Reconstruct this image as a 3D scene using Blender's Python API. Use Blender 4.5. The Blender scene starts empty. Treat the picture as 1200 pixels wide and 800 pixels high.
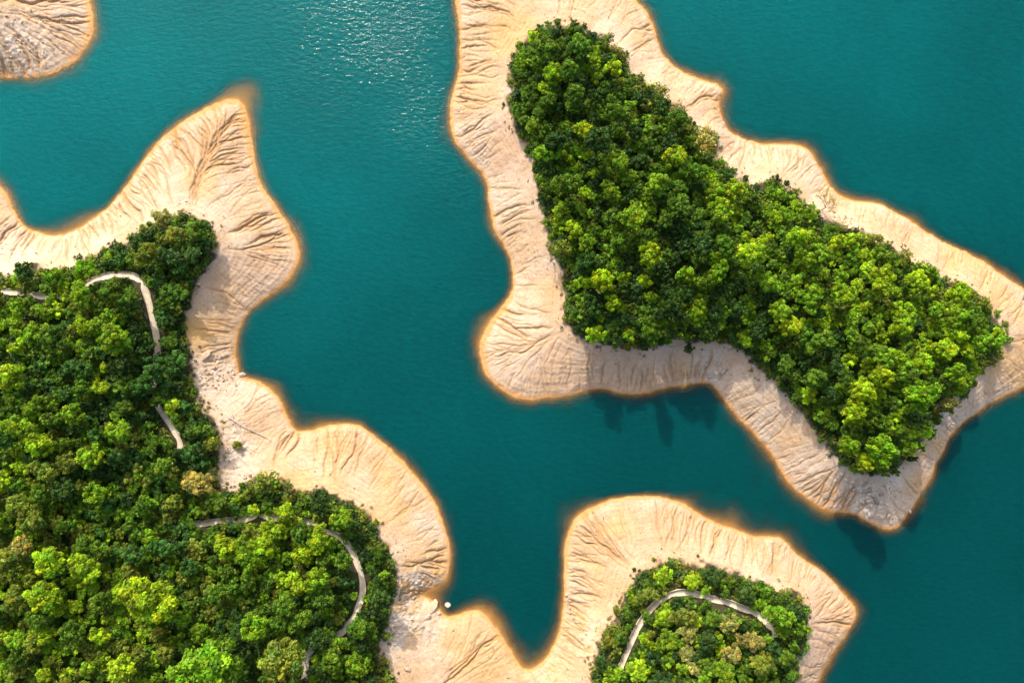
import bpy, math, random
import numpy as np
from mathutils import Vector

random.seed(7)
RNG = np.random.default_rng(11)
SC = bpy.context.scene
COL = SC.collection
R = math.radians

# ------------------------------------------------------------------ camera, sky, sun, exposure
H = 220.0                       # flying height of the camera above the water, metres
S = 0.25                        # metres per photograph pixel at water level
cam_d = bpy.data.cameras.new('camera')
cam = bpy.data.objects.new('camera', cam_d)
COL.objects.link(cam)
cam.location = (0, 0, H)
cam_d.sensor_fit = 'HORIZONTAL'
cam_d.angle = 2 * math.atan(150.0 / H)
cam_d.clip_start = 1.0
cam_d.clip_end = 12000.0
SC.camera = cam

SUN_EL, SUN_AZ = R(37), R(-17)  # azimuth from +Y (top of the picture) towards +X
world = bpy.data.worlds.new('World')
SC.world = world
world.use_nodes = True
wn = world.node_tree
bg = wn.nodes['Background']
sky = wn.nodes.new('ShaderNodeTexSky')
sky.sky_type = 'NISHITA'
sky.sun_disc = False
sky.sun_elevation = SUN_EL
sky.sun_rotation = SUN_AZ
sky.dust_density = 5.0
sky.ozone_density = 0.5
wn.links.new(sky.outputs[0], bg.inputs[0])
bg.inputs[1].default_value = 0.15

sun_d = bpy.data.lights.new('sun', 'SUN')
sun_d.energy = 2.25
sun_d.angle = R(0.6)
sun_d.color = (1.0, 0.93, 0.82)
sun = bpy.data.objects.new('sun', sun_d)
COL.objects.link(sun)
sv = Vector((math.sin(SUN_AZ) * math.cos(SUN_EL), math.cos(SUN_AZ) * math.cos(SUN_EL), math.sin(SUN_EL)))
sun.rotation_euler = sv.to_track_quat('Z', 'Y').to_euler()
sun.location = (0, 0, 300)

SC.view_settings.view_transform = 'Standard'
SC.view_settings.look = 'None'
SC.view_settings.gamma = 1.0
SC.view_settings.use_curve_mapping = False
SC.view_settings.exposure = 0.98
cy = SC.cycles
cy.use_denoising = True
cy.max_bounces = 6
cy.diffuse_bounces = 4
cy.glossy_bounces = 2
cy.transmission_bounces = 3
cy.transparent_max_bounces = 6
cy.caustics_reflective = False
cy.caustics_refractive = False
cy.sample_clamp_indirect = 4.0

# ------------------------------------------------------------------ helpers: noise, splines, fields
def _hash(ix, iy, seed):
    n = (ix.astype(np.int64) * 374761393 + iy.astype(np.int64) * 668265263 + seed * 1442695041) & 0xffffffff
    n = ((n ^ (n >> 13)) * 1274126177) & 0xffffffff
    n = n ^ (n >> 16)
    return (n & 0xffff) / 65535.0

def vnoise(x, y, seed=0):
    xi = np.floor(x); yi = np.floor(y)
    fx = x - xi; fy = y - yi
    fx = fx * fx * fx * (fx * (fx * 6 - 15) + 10); fy = fy * fy * fy * (fy * (fy * 6 - 15) + 10)
    xi = xi.astype(np.int64); yi = yi.astype(np.int64)
    a = _hash(xi, yi, seed); b = _hash(xi + 1, yi, seed); c = _hash(xi, yi + 1, seed); d = _hash(xi + 1, yi + 1, seed)
    return (a * (1 - fx) + b * fx) * (1 - fy) + (c * (1 - fx) + d * fx) * fy

def fbm(x, y, seed=0, octv=4):
    v = 0.0; a = 0.5; t = 0.0
    for k in range(octv):
        v = v + a * vnoise(x, y, seed + 17 * k); t += a; a *= 0.5
        x = x * 2.03 + 5.1; y = y * 2.03 + 3.7
    return v / t                                    # 0..1

def smooth(a, b, x):
    t = np.clip((x - a) / (b - a), 0, 1)
    return t * t * (3 - 2 * t)

def spline(pts, closed=True, sub=4):
    p = np.array(pts, float); n = len(p); out = []
    for i in range(n if closed else n - 1):
        if closed:
            p0, p1, p2, p3 = p[i - 1], p[i], p[(i + 1) % n], p[(i + 2) % n]
        else:
            p0, p1, p2, p3 = p[max(i - 1, 0)], p[i], p[i + 1], p[min(i + 2, n - 1)]
        for k in range(sub):
            t = k / sub
            out.append(0.5 * ((2 * p1) + (-p0 + p2) * t + (2 * p0 - 5 * p1 + 4 * p2 - p3) * t * t + (-p0 + 3 * p1 - 3 * p2 + p3) * t ** 3))
    if not closed:
        out.append(p[-1])
    return np.array(out)

def pix(p, z=0.0):
    """photograph pixel -> metres on the level z (the photograph is a plumb view)"""
    p = np.asarray(p, float)
    f = S * (1 - z / H)
    return np.stack([(p[..., 0] - 600) * f, (400 - p[..., 1]) * f], -1)

def poly_distance(polys, X, Y, closed=True):
    x = X.ravel(); y = Y.ravel()
    d2 = np.full(x.shape, 1e12); ins = np.zeros(x.shape, bool)
    for P in polys:
        n = len(P)
        for i in range(n if closed else n - 1):
            ax, ay = P[i]; bx, by = P[(i + 1) % n]
            ex, ey = bx - ax, by - ay
            L = ex * ex + ey * ey + 1e-12
            t = np.clip(((x - ax) * ex + (y - ay) * ey) / L, 0, 1)
            q = (x - ax - t * ex) ** 2 + (y - ay - t * ey) ** 2
            np.minimum(d2, q, out=d2)
            if closed and ay != by:
                c = (ay > y) != (by > y)
                ins ^= c & (x < ex * (y - ay) / (by - ay) + ax)
    d = np.sqrt(d2)
    return np.where(ins, d, -d).reshape(X.shape)

# ------------------------------------------------------------------ the outlines of the place, photograph pixels
SHORE = [
    # islet
    [(-30,96),(0,92),(20,92),(50,90),(70,83),(90,70),(103,52),(110,33),(108,12),(105,0),(92,-40),(50,-70),(-50,-85),(-125,-30),(-105,60)],
    # left shore with its two capes and the lower peninsula
    [(-60,170),(-20,195),(0,218),(8,228),(14,245),(25,261),(42,272),(67,277),(90,270),(105,260),(122,247),(145,222),(170,186),(190,163),(215,142),
     (240,127),(262,119),(279,117),(287,128),(292,150),(297,178),(302,205),(312,225),(325,245),(340,267),(348,284),(350,300),(343,320),
     (328,337),(302,356),(287,370),(279,390),(276,414),(280,434),(290,443),(310,450),(325,464),(333,480),(341,496),(348,504),(367,504),
     (383,499),(400,497),(417,498),(433,507),(450,520),(464,533),(480,550),(497,570),(510,590),(518,610),(525,630),(527,646),(526,666),
     (521,680),(508,688),(492,696),(508,704),(518,717),(528,722),(547,716),(563,716),(574,727),(587,743),(598,760),(607,775),(614,783),
     (627,781),(640,770),(652,750),(658,726),(661,700),(661,673),(663,643),(667,623),(675,606),(690,596),(710,588),(730,584),(753,582),
     (773,582),(790,586),(802,591),(820,602),(843,614),(867,623),(887,628),(908,629),(919,633),(933,648),(950,661),(967,673),(981,688),
     (995,703),(1002,716),(1000,730),(992,743),(980,760),(967,780),(958,798),(945,830),(900,900),(600,1000),(100,1030),(-350,980),(-420,500),(-300,230)],
    # the big island
    [(535,0),(536,20),(538,40),(538,67),(536,90),(531,110),(528,133),(530,157),(538,173),(551,187),(563,200),(570,213),(573,233),(576,253),
     (581,273),(592,290),(599,307),(602,327),(597,347),(581,369),(570,387),(563,404),(563,420),(569,437),(581,451),(597,464),(617,469),
     (640,467),(667,463),(687,458),(707,456),(723,460),(740,462),(760,459),(783,454),(803,451),(820,448),(833,450),(843,460),(853,474),
     (870,494),(887,511),(900,527),(912,546),(923,563),(940,580),(963,595),(987,601),(1003,603),(1017,611),(1033,619),(1046,620),
     (1057,613),(1067,598),(1077,583),(1087,565),(1095,549),(1104,531),(1113,511),(1127,496),(1150,480),(1170,468),(1187,460),(1202,452),
     (1240,430),(1262,400),(1250,375),(1222,358),(1200,340),(1183,328),(1167,318),(1150,305),(1133,296),(1117,289),(1100,282),(1083,271),(1065,258),
     (1048,248),(1033,241),(1015,237),(1000,235),(987,230),(977,222),(967,209),(958,193),(948,178),(937,171),(913,170),(890,168),(867,162),
     (853,152),(845,137),(843,120),(847,105),(840,99),(823,95),(803,86),(784,73),(773,58),(768,40),(761,20),(751,6),(735,-10),(700,-45),
     (640,-80),(575,-70),(540,-30)],
]
FOREST = [
    [(622,38),(636,33),(650,30),(668,27),(684,28),(692,37),(707,41),(714,50),(726,56),(735,72),(738,86),(750,88),(757,97),(770,101),(778,115),
     (795,122),(808,137),(820,152),(837,152),(840,168),(838,184),(852,193),(863,205),(880,217),(897,215),(910,209),(922,218),(935,229),(947,242),
     (965,252),(985,262),(1000,271),(1012,273),(1024,276),(1034,284),(1048,288),(1063,298),(1069,307),(1093,311),(1105,325),(1117,333),
     (1130,333),(1142,341),(1153,348),(1163,356),(1169,370),(1178,384),(1177,400),(1167,420),(1153,435),(1140,455),(1120,466),(1103,472),
     (1096,486),(1090,510),(1075,527),(1064,540),(1055,549),(1042,549),(1033,555),(1020,553),(1002,547),(990,539),(977,522),(965,512),
     (955,495),(943,480),(927,463),(910,446),(890,427),(870,408),(847,397),(820,398),(800,396),(777,400),(757,408),(737,403),(713,403),
     (693,398),(674,386),(666,373),(666,350),(664,317),(657,305),(648,284),(645,264),(637,240),(630,207),(620,173),(604,143),(598,123),
     (601,93),(600,66),(611,54)],
    [(-40,330),(0,326),(14,326),(22,312),(36,312),(44,321),(60,316),(78,319),(90,304),(108,298),(124,291),(140,286),(154,278),(162,268),(180,261),
     (190,252),(205,254),(222,251),(236,260),(247,272),(247,294),(234,314),(221,337),(214,360),(212,384),(215,407),(217,434),(223,460),
     (233,480),(246,497),(250,514),(249,533),(249,553),(250,572),(272,580),(290,566),(308,560),(322,566),(332,578),(350,582),(375,577),
     (398,589),(414,594),(433,613),(450,640),(460,660),(462,683),(457,710),(454,733),(441,760),(444,780),(458,800),(468,840),(420,940),(100,1000),
     (-330,950),(-380,500),(-280,360)],
    [(697,805),(698,775),(711,747),(731,715),(745,685),(758,674),(774,665),(792,662),(814,668),(833,663),(846,672),(865,676),(876,684),
     (893,682),(909,696),(932,697),(945,712),(947,737),(941,763),(936,791),(931,815),(900,870),(800,905),(725,880),(700,840)],
    [(-70,-40),(-40,-45),(-25,-10),(-30,30),(-60,40),(-90,10)],
]
PATHS = [   # trail lines and their widths (m); the second number says up to which pixel stretches trees keep clear of them
    ([(-60,338),(-20,340),(0,342),(25,343),(50,348),(75,347),(95,338),(112,328),(128,323),(148,322),(163,327),(170,340),(175,358),(180,380),(183,398),(184,414)], 1.9),
    ([(184,414),(181,436),(182,458),(184,474),(190,484),(199,496),(207,510),(212,526)], 1.7),
    ([(216,616),(236,613),(258,611),(285,608),(310,606),(335,608),(365,613),(388,624),(404,634),(414,650),(421,670),(425,688),(421,708),(410,728),(398,742),(375,754),(360,768),(357,800),(352,850)], 1.9),
    ([(728,782),(736,762),(744,744),(752,728),(759,718),(767,710),(776,702),(790,696),(805,694),(822,698),(838,703),(852,706),(866,711),(880,717),(893,724),(903,735),(908,746)], 2.1),
]
PATH_CLEAR = [   # stretches of trail seen through the canopy: pixel polyline, clear half width (px)
    ([(112,328),(128,323),(148,322),(163,327),(170,340),(175,358),(180,380),(183,398),(184,412)], 6.5),
    ([(0,342),(25,343),(50,347)], 3.0),
    ([(186,480),(197,493),(206,508),(211,522)], 4.5),
    ([(232,614),(258,611),(285,608),(310,606)], 3.6),
    ([(362,612),(388,624),(404,634),(414,650),(421,670),(425,688),(421,706),(412,725),(400,740)], 4.8),
    ([(358,762),(358,780)], 4.0),
    ([(730,776),(737,758),(745,742),(751,731)], 4.6),
    ([(766,711),(776,703),(790,697),(805,695),(822,699),(838,704),(852,707),(863,711)], 4.8),
    ([(876,716),(890,722),(902,735)], 3.8),
]
ZB = 6.0                          # height of the bare drawdown band (old water line) above the water
shore_w = [spline(pix(P), True, 3) for P in SHORE]
forest_w = [spline(pix(P, ZB + 2.5), True, 3) for P in FOREST]

CG = 1.25
cgx = np.arange(-270, 270.1, CG); cgy = np.arange(-200, 200.1, CG)
GX, GY = np.meshgrid(cgx, cgy)
DS = poly_distance(shore_w, GX, GY)            # + on land
DF = -poly_distance(forest_w, GX, GY)          # + outside the wood

def samp(F, x, y):
    u = np.clip((x - cgx[0]) / CG, 0, len(cgx) - 1.001); v = np.clip((y - cgy[0]) / CG, 0, len(cgy) - 1.001)
    i = u.astype(int); j = v.astype(int); fu = u - i; fv = v - j
    return (F[j, i] * (1 - fu) + F[j, i + 1] * fu) * (1 - fv) + (F[j + 1, i] * (1 - fu) + F[j + 1, i + 1] * fu) * fv

# places where the lake bed lies shallow: pixel x, y, radius px, strength
SHOALS = [(290,100,42,.95),(70,262,50,.8),(870,596,60,.6),(500,700,32,.9),(575,732,45,.8),(618,768,36,.7),(548,385,40,.6),(120,30,36,.45),
          (350,490,40,.6),(400,485,36,.45),(5,235,26,.4),(660,600,40,.45),(850,100,36,.5),(1030,240,60,.35),(940,610,40,.4),(330,455,30,.45),(355,300,30,.3)]
# stony, broken patches of the bank: pixel x, y, radius px, amplitude m
STONY = [(250,437,28,.6),(268,470,24,.18),(482,690,34,.85),(465,730,36,.65),(498,736,22,.4),(690,742,30,.35),(1022,582,30,.75),(1102,486,26,.5),
         (840,432,26,.45),(20,50,60,.32),(275,530,36,.5),(640,785,26,.25),(500,662,20,.35),(20,300,40,.25)]

def blobs(lst, x, y, wob=None):
    v = np.zeros_like(x)
    for (px_, py_, r, a) in lst:
        c = pix((px_, py_), 2.0); rr = r * S
        d = np.hypot(x - c[0], y - c[1])
        if wob is not None: d = d + (wob - .5) * rr * .9
        v = np.maximum(v, a * np.exp(-(d / rr) ** 2 * 1.2))
    return v

def base_height(x, y):
    """smooth lie of the land and lake bed"""
    ds = samp(DS, x, y) + (fbm(x / 5, y / 5, 3, 3) - .5) * .9 + (fbm(x / 1.3, y / 1.3, 4, 3) - .5) * .55; df = samp(DF, x, y)
    t = ds / (ds + np.maximum(df, 0) + 1e-6)
    land = ZB * np.clip(t, 0, 1) ** .92
    fz = np.maximum(-df, 0)
    land = land + 9.0 * (1 - np.exp(-fz / 22.0)) * smooth(0, 2, ds)
    slope = .22 + .22 * fbm(x / 28, y / 28, 5, 2)
    slope = slope * (1 - .8 * blobs(SHOALS, x, y))
    dw = np.maximum(-ds, 0)
    bed = -9.0 * (1 - np.exp(-slope * dw / 9.0)) - .02
    return np.where(ds > 0, land, bed), np.where(ds > 0, np.clip(t, 0, 1), 0.0), ds, df

def ground_z(x, y):
    x = np.atleast_1d(np.asarray(x, float)); y = np.atleast_1d(np.asarray(y, float))
    return base_height(x, y)[0]

def to_ground(px_, py_, up=0.0):
    """world point on the ground whose point `up` metres above it is seen at the photograph pixel"""
    z = 8.0
    for _ in range(12):
        p = pix((px_, py_), z + up)
        z = .5 * z + .5 * max(float(ground_z(p[0], p[1])[0]), -.05)
    p = pix((px_, py_), z + up)
    return float(p[0]), float(p[1]), float(ground_z(p[0], p[1])[0])

# trails in metres
path_w = []
for pts, w in PATHS:
    q = spline(np.array([to_ground(a, b)[:2] for a, b in pts]), False, 5)
    path_w.append((q, w))
PD = np.abs(poly_distance([q for q, _ in path_w], GX, GY, closed=False))

# ------------------------------------------------------------------ mesh and material helpers
def link(o, parent=None):
    COL.objects.link(o)
    if parent is not None: o.parent = parent
    return o

def mesh_from(name, V, F, smooth_=False, mat=None, col=None, cname='tint', fattr=None):
    V = np.asarray(V, np.float32); F = np.asarray(F, np.int32)
    me = bpy.data.meshes.new(name)
    n = F.shape[1]
    me.vertices.add(len(V)); me.vertices.foreach_set('co', V.ravel())
    me.loops.add(F.size); me.loops.foreach_set('vertex_index', F.ravel())
    me.polygons.add(len(F))
    me.polygons.foreach_set('loop_start', np.arange(0, F.size, n, dtype=np.int32))
    me.polygons.foreach_set('loop_total', np.full(len(F), n, np.int32))
    if smooth_: me.polygons.foreach_set('use_smooth', np.ones(len(F), bool))
    me.update(calc_edges=True)
    if col is not None:
        a = me.attributes.new(cname, 'FLOAT_COLOR', 'POINT')
        c4 = np.ones((len(V), 4), np.float32); c4[:, :3] = col
        a.data.foreach_set('color', c4.ravel())
    for k, v in (fattr or {}).items():
        a = me.attributes.new(k, 'FLOAT', 'POINT'); a.data.foreach_set('value', np.asarray(v, np.float32).ravel())
    if mat: me.materials.append(mat)
    me.validate()
    return me

def new_mat(name):
    m = bpy.data.materials.new(name); m.use_nodes = True
    nt = m.node_tree; nt.nodes.clear()
    out = nt.nodes.new('ShaderNodeOutputMaterial')
    return m, nt, out

def N(nt, t, **kw):
    n = nt.nodes.new(t)
    for k, v in kw.items():
        if k in n.inputs: n.inputs[k].default_value = v
        else: setattr(n, k, v)
    return n

def mixcol(nt, a, b, fac, mode='MULTIPLY'):
    m = nt.nodes.new('ShaderNodeMix'); m.data_type = 'RGBA'; m.blend_type = mode; m.clamp_factor = True
    if isinstance(fac, (int, float)): m.inputs[0].default_value = fac
    else: nt.links.new(fac, m.inputs[0])
    for s, v in ((6, a), (7, b)):
        if isinstance(v, tuple): m.inputs[s].default_value = v
        else: nt.links.new(v, m.inputs[s])
    return m.outputs[2]

def ramp(nt, fac, stops):
    r = nt.nodes.new('ShaderNodeValToRGB')
    el = r.color_ramp.elements
    while len(el) < len(stops): el.new(.5)
    for e, (p, c) in zip(el, stops):
        e.position = p; e.color = c if len(c) == 4 else (*c, 1)
    nt.links.new(fac, r.inputs[0])
    return r.outputs[0]

# ground: the colour of the earth itself is held per vertex (bare sand, ochre clay, wet rim, wood floor); fine grain here
def ground_material():
    m, nt, out = new_mat('eroded_earth')
    b = N(nt, 'ShaderNodeBsdfPrincipled', Roughness=.92)
    b.inputs['Specular IOR Level'].default_value = .15
    at = N(nt, 'ShaderNodeAttribute', attribute_name='tint')
    geo = N(nt, 'ShaderNodeNewGeometry')
    n1 = N(nt, 'ShaderNodeTexNoise', Scale=1.7, Detail=6.0, Roughness=.65)
    n2 = N(nt, 'ShaderNodeTexNoise', Scale=.16, Detail=4.0, Roughness=.6)
    for n in (n1, n2): nt.links.new(geo.outputs['Position'], n.inputs['Vector'])
    g1 = ramp(nt, n1.outputs['Fac'], [(.28, (.80, .78, .76)), (.5, (1, 1, 1)), (.75, (1.08, 1.07, 1.05))])
    g2 = ramp(nt, n2.outputs['Fac'], [(.3, (.93, .87, .80)), (.5, (1, 1, 1)), (.72, (1.05, 1.06, 1.09))])
    c = mixcol(nt, at.outputs['Color'], g1, .8)
    c = mixcol(nt, c, g2, 1.0)
    nt.links.new(c, b.inputs['Base Color'])
    bp = N(nt, 'ShaderNodeBump', Strength=.8, Distance=.3)
    n3 = N(nt, 'ShaderNodeTexNoise', Scale=1.3, Detail=7.0, Roughness=.62)
    nt.links.new(geo.outputs['Position'], n3.inputs['Vector'])
    nt.links.new(n3.outputs['Fac'], bp.inputs['Height'])
    n4 = N(nt, 'ShaderNodeTexNoise', Scale=.9, Detail=5.0, Roughness=.7)
    nt.links.new(geo.outputs['Position'], n4.inputs['Vector'])
    c = mixcol(nt, c, ramp(nt, n4.outputs['Fac'], [(.36, (.84, .72, .58)), (.47, (1, 1, 1))]), .55)
    nt.links.new(c, b.inputs['Base Color'])
    nt.links.new(bp.outputs[0], b.inputs['Normal'])
    nt.links.new(b.outputs[0], out.inputs[0])
    return m

def water_material():
    m, nt, out = new_mat('lake_water')
    b = N(nt, 'ShaderNodeBsdfPrincipled', Roughness=.10, IOR=1.333)
    b.inputs['Specular IOR Level'].default_value = .2
    b.inputs['Subsurface Weight'].default_value = 1.0
    b.inputs['Subsurface Radius'].default_value = (1, 1, 1)
    b.inputs['Subsurface Scale'].default_value = 1.4
    geo = N(nt, 'ShaderNodeNewGeometry')
    at = N(nt, 'ShaderNodeAttribute', attribute_name='clarity')      # 0 at the rim, 1 where the bed is out of sight
    ru = N(nt, 'ShaderNodeAttribute', attribute_name='ruffle')
    hue = N(nt, 'ShaderNodeTexNoise', Scale=.02, Detail=4.0)
    nt.links.new(geo.outputs['Position'], hue.inputs['Vector'])
    c = ramp(nt, hue.outputs['Fac'], [(.3, (.0001, .071, .074)), (.7, (.0002, .089, .091))])
    rp = N(nt, 'ShaderNodeTexNoise', Scale=.55, Detail=6.0, Roughness=.72)      # finely mottled water
    mp0 = N(nt, 'ShaderNodeMapping'); mp0.inputs['Scale'].default_value = (.7, 1.6, 1); mp0.inputs['Rotation'].default_value = (0, 0, R(18))
    nt.links.new(geo.outputs['Position'], mp0.inputs['Vector']); nt.links.new(mp0.outputs[0], rp.inputs['Vector'])
    c = mixcol(nt, c, ramp(nt, rp.outputs['Fac'], [(.3, (.86, .86, .86)), (.7, (1.12, 1.12, 1.12))]), 1.0)
    tb = N(nt, 'ShaderNodeAttribute', attribute_name='silt')          # sky and sun glare painted into the water colour
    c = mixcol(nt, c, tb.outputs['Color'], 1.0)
    nt.links.new(c, b.inputs['Base Color'])
    nt.links.new(at.outputs['Fac'], b.inputs['Alpha'])
    mp = N(nt, 'ShaderNodeMapping'); mp.inputs['Scale'].default_value = (.8, 1.5, 1); mp.inputs['Rotation'].default_value = (0, 0, R(20))
    nt.links.new(geo.outputs['Position'], mp.inputs['Vector'])
    w = N(nt, 'ShaderNodeTexNoise', Scale=.62, Detail=3.0, Roughness=.6)
    nt.links.new(mp.outputs[0], w.inputs['Vector'])
    bp = N(nt, 'ShaderNodeBump', Distance=.9)
    nt.links.new(ru.outputs['Fac'], bp.inputs['Strength'])
    nt.links.new(w.outputs['Fac'], bp.inputs['Height'])
    nt.links.new(bp.outputs[0], b.inputs['Normal'])
    nt.links.new(b.outputs[0], out.inputs[0])
    return m

def leaf_material():
    m, nt, out = new_mat('foliage')
    at = N(nt, 'ShaderNodeAttribute', attribute_name='tint')
    oi = N(nt, 'ShaderNodeObjectInfo')
    c = mixcol(nt, at.outputs['Color'], oi.outputs['Color'], 1.0)
    c = mixcol(nt, c, (1.55, 1.6, 1.1, 1), 1.0)
    b = N(nt, 'ShaderNodeBsdfPrincipled', Roughness=.55)
    b.inputs['Specular IOR Level'].default_value = .25
    tr = N(nt, 'ShaderNodeBsdfTranslucent')
    nt.links.new(c, b.inputs['Base Color'])
    ct = mixcol(nt, c, (1.15, 1.1, .45, 1), 1.0)
    nt.links.new(ct, tr.inputs['Color'])
    mx = N(nt, 'ShaderNodeMixShader', Fac=.34)
    nt.links.new(b.outputs[0], mx.inputs[1]); nt.links.new(tr.outputs[0], mx.inputs[2])
    nt.links.new(mx.outputs[0], out.inputs[0])
    return m

def simple_material(name, c0, c1, scale, rough=.85, bump=.3, dist=.1, stretch=None, objcol=False):
    m, nt, out = new_mat(name)
    b = N(nt, 'ShaderNodeBsdfPrincipled', Roughness=rough)
    b.inputs['Specular IOR Level'].default_value = .25
    tc = N(nt, 'ShaderNodeTexCoord')
    src = tc.outputs['Object']
    if stretch:
        mp = N(nt, 'ShaderNodeMapping'); mp.inputs['Scale'].default_value = stretch
        nt.links.new(src, mp.inputs['Vector']); src = mp.outputs[0]
    n = N(nt, 'ShaderNodeTexNoise', Scale=scale, Detail=6.0, Roughness=.65)
    nt.links.new(src, n.inputs['Vector'])
    c = ramp(nt, n.outputs['Fac'], [(.32, c0), (.68, c1)])
    if objcol:
        oi = N(nt, 'ShaderNodeObjectInfo'); c = mixcol(nt, c, oi.outputs['Color'], 1.0)
    nt.links.new(c, b.inputs['Base Color'])
    bp = N(nt, 'ShaderNodeBump', Strength=bump, Distance=dist)
    nt.links.new(n.outputs['Fac'], bp.inputs['Height']); nt.links.new(bp.outputs[0], b.inputs['Normal'])
    nt.links.new(b.outputs[0], out.inputs[0])
    return m

M_GROUND = ground_material()
M_WATER = water_material()
M_LEAF = leaf_material()
M_BARK = simple_material('bark', (.09, .065, .045), (.20, .16, .12), 5, stretch=(1, 1, .25))
M_GREYBARK = simple_material('pale_dry_bark', (.20, .15, .11), (.36, .29, .22), 5, stretch=(1, 1, .25))
M_DRIFT = simple_material('bleached_wood', (.34, .28, .23), (.56, .49, .42), 6, stretch=(.3, 1, 1))
M_ROCK = simple_material('rock', (.36, .285, .205), (.60, .50, .39), 1.6, bump=.6, dist=.15, objcol=True)
M_PATH = simple_material('trail_concrete', (.52, .43, .30), (.72, .62, .47), .9, bump=.25, dist=.03)

# ------------------------------------------------------------------ the ground, one sheet to the horizon
STEP = .22
def axis(lo, hi, step, far):
    a = list(np.arange(lo, hi + step * .5, step)); e = step
    v = hi
    up = []
    while v < far:
        e *= 1.5; v += e; up.append(v)
    dn = []; v = lo; e = step
    while v > -far:
        e *= 1.5; v -= e; dn.append(v)
    return np.array(dn[::-1] + a + up)

ax = axis(-168, 168, STEP, 5000); ay = axis(-118, 118, STEP, 5000)
X, Y = np.meshgrid(ax, ay)
Z, T, DSf, DFf = base_height(X, Y)
far = (np.abs(X) > 265) | (np.abs(Y) > 195)
Z = np.where(far, -9.0, Z)

# rills: lines of running water climbing the bank from the rim, carved into the sheet
pot = np.clip(DS / (DS + np.maximum(DF, 0) + 1e-6), -.2, 1.2)
k = np.array([1, 4, 6, 4, 1]) / 16.0
for _ in range(2):
    pot = sum(k[i] * np.roll(pot, i - 2, 0) for i in range(5)); pot = sum(k[i] * np.roll(pot, i - 2, 1) for i in range(5))
PGY, PGX = np.gradient(pot, CG)
seeds = []
for P in shore_w:
    Q = np.vstack([P, P[:1]]); seg = np.hypot(*(np.diff(Q, axis=0).T)); cum = np.concatenate([[0], np.cumsum(seg)])
    s = 0.0
    while s < cum[-1]:
        i = min(np.searchsorted(cum, s, 'right') - 1, len(P) - 1); f = (s - cum[i]) / max(seg[i], 1e-6)
        p = Q[i] * (1 - f) + Q[i + 1] * f
        if abs(p[0]) < 166 and abs(p[1]) < 116: seeds.append(p)
        s += random.choice((.3, .4, .55, .7, .9, 1.3))
seeds = np.array(seeds)
strong = smooth(.42, .66, fbm(seeds[:, 0] / 16, seeds[:, 1] / 16, 77, 2))
ns = len(seeds)
depth = (.23 + .72 * RNG.random(ns) ** 2.4) * (.4 + .9 * strong)
width = .22 + .34 * RNG.random(ns) * (.2 + depth * .9)
tstart = RNG.random(ns) * .18
tend = .3 + .60 * RNG.random(ns)
carve = np.zeros_like(Z)
pos = seeds.copy(); wig = RNG.random(ns) * 100
alive = np.ones(ns, bool)
nx_f, ny_f = int(round(336 / STEP)), int(round(236 / STEP))
i0 = int(np.argmin(np.abs(ax + 168))); j0 = int(np.argmin(np.abs(ay + 118)))
for step in range(190):
    gx = samp(PGX, pos[:, 0], pos[:, 1]); gy = samp(PGY, pos[:, 0], pos[:, 1])
    L = np.hypot(gx, gy) + 1e-9; gx /= L; gy /= L
    w = (vnoise(wig + step * .085, wig * 0, 31) - .5) * .8 + (vnoise(wig + step * .32, wig * 0, 33) - .5) * .55
    dx = gx - gy * w; dy = gy + gx * w
    L = np.hypot(dx, dy); pos = pos + np.stack([dx / L, dy / L], 1) * .24
    tt = samp(pot, pos[:, 0], pos[:, 1])
    alive &= (tt < tend) & (np.abs(pos[:, 0]) < 166) & (np.abs(pos[:, 1]) < 116)
    a = alive & (tt > tstart - .02)
    if not a.any(): continue
    env = np.clip((tt - tstart + .05) / .14, 0, 1) * np.clip((tend - tt) / .22, 0, 1) ** .8
    pp = pos[a]; dd = (depth * env)[a]; ww = width[a]
    ci = np.floor((pp[:, 0] + 168) / STEP).astype(int) + i0; cj = np.floor((pp[:, 1] + 118) / STEP).astype(int) + j0
    for oi in range(-3, 5):
        for oj in range(-3, 5):
            ii = ci + oi; jj = cj + oj
            d = np.hypot(ax[ii] - pp[:, 0], ay[jj] - pp[:, 1])
            v = dd * (.78 * np.clip(1 - d / ww, 0, 1) + .22 * np.exp(-(d / (ww * 2.2)) ** 2))
            np.maximum.at(carve, (jj, ii), v)
band = smooth(-.1, .25, DSf) * smooth(-1.5, 1.0, DFf)
wob = fbm(X / 6, Y / 6, 41, 3)
stony = blobs(STONY, X, Y, wob)
rough = (fbm(X / 3.2, Y / 3.2, 21, 4) - .5) * .42
crag = np.abs(fbm(X / 1.7, Y / 1.7, 55, 4) - .5) * 2
terr = np.sin(Z * 2 * np.pi / .42 + 5 * fbm(X / 9, Y / 9, 61, 2)) * .034 * smooth(.45, .6, fbm(X / 20, Y / 20, 63, 2)) + np.sin(Z * 2 * np.pi / .9 + 4 * fbm(X / 12, Y / 12, 67, 2)) * .034
lip = .16 * smooth(.05, .35, Z) * (1 - smooth(.35, 1.0, Z))
Zf = Z + band * (rough * smooth(0, 1.5, DSf) - carve + terr * smooth(.2, .8, Z) + 1.5 * stony * (crag - .25) * smooth(.0, 1.0, DSf))
Zf = np.where((DSf > .02) & ~far, np.maximum(Zf, .03), Zf)
inwood = DFf < 0
Zf = Zf + np.where(inwood, (fbm(X / 4, Y / 4, 91, 3) - .5) * .5 * smooth(1.2, 3.0, samp(PD, X, Y)), 0)
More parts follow.
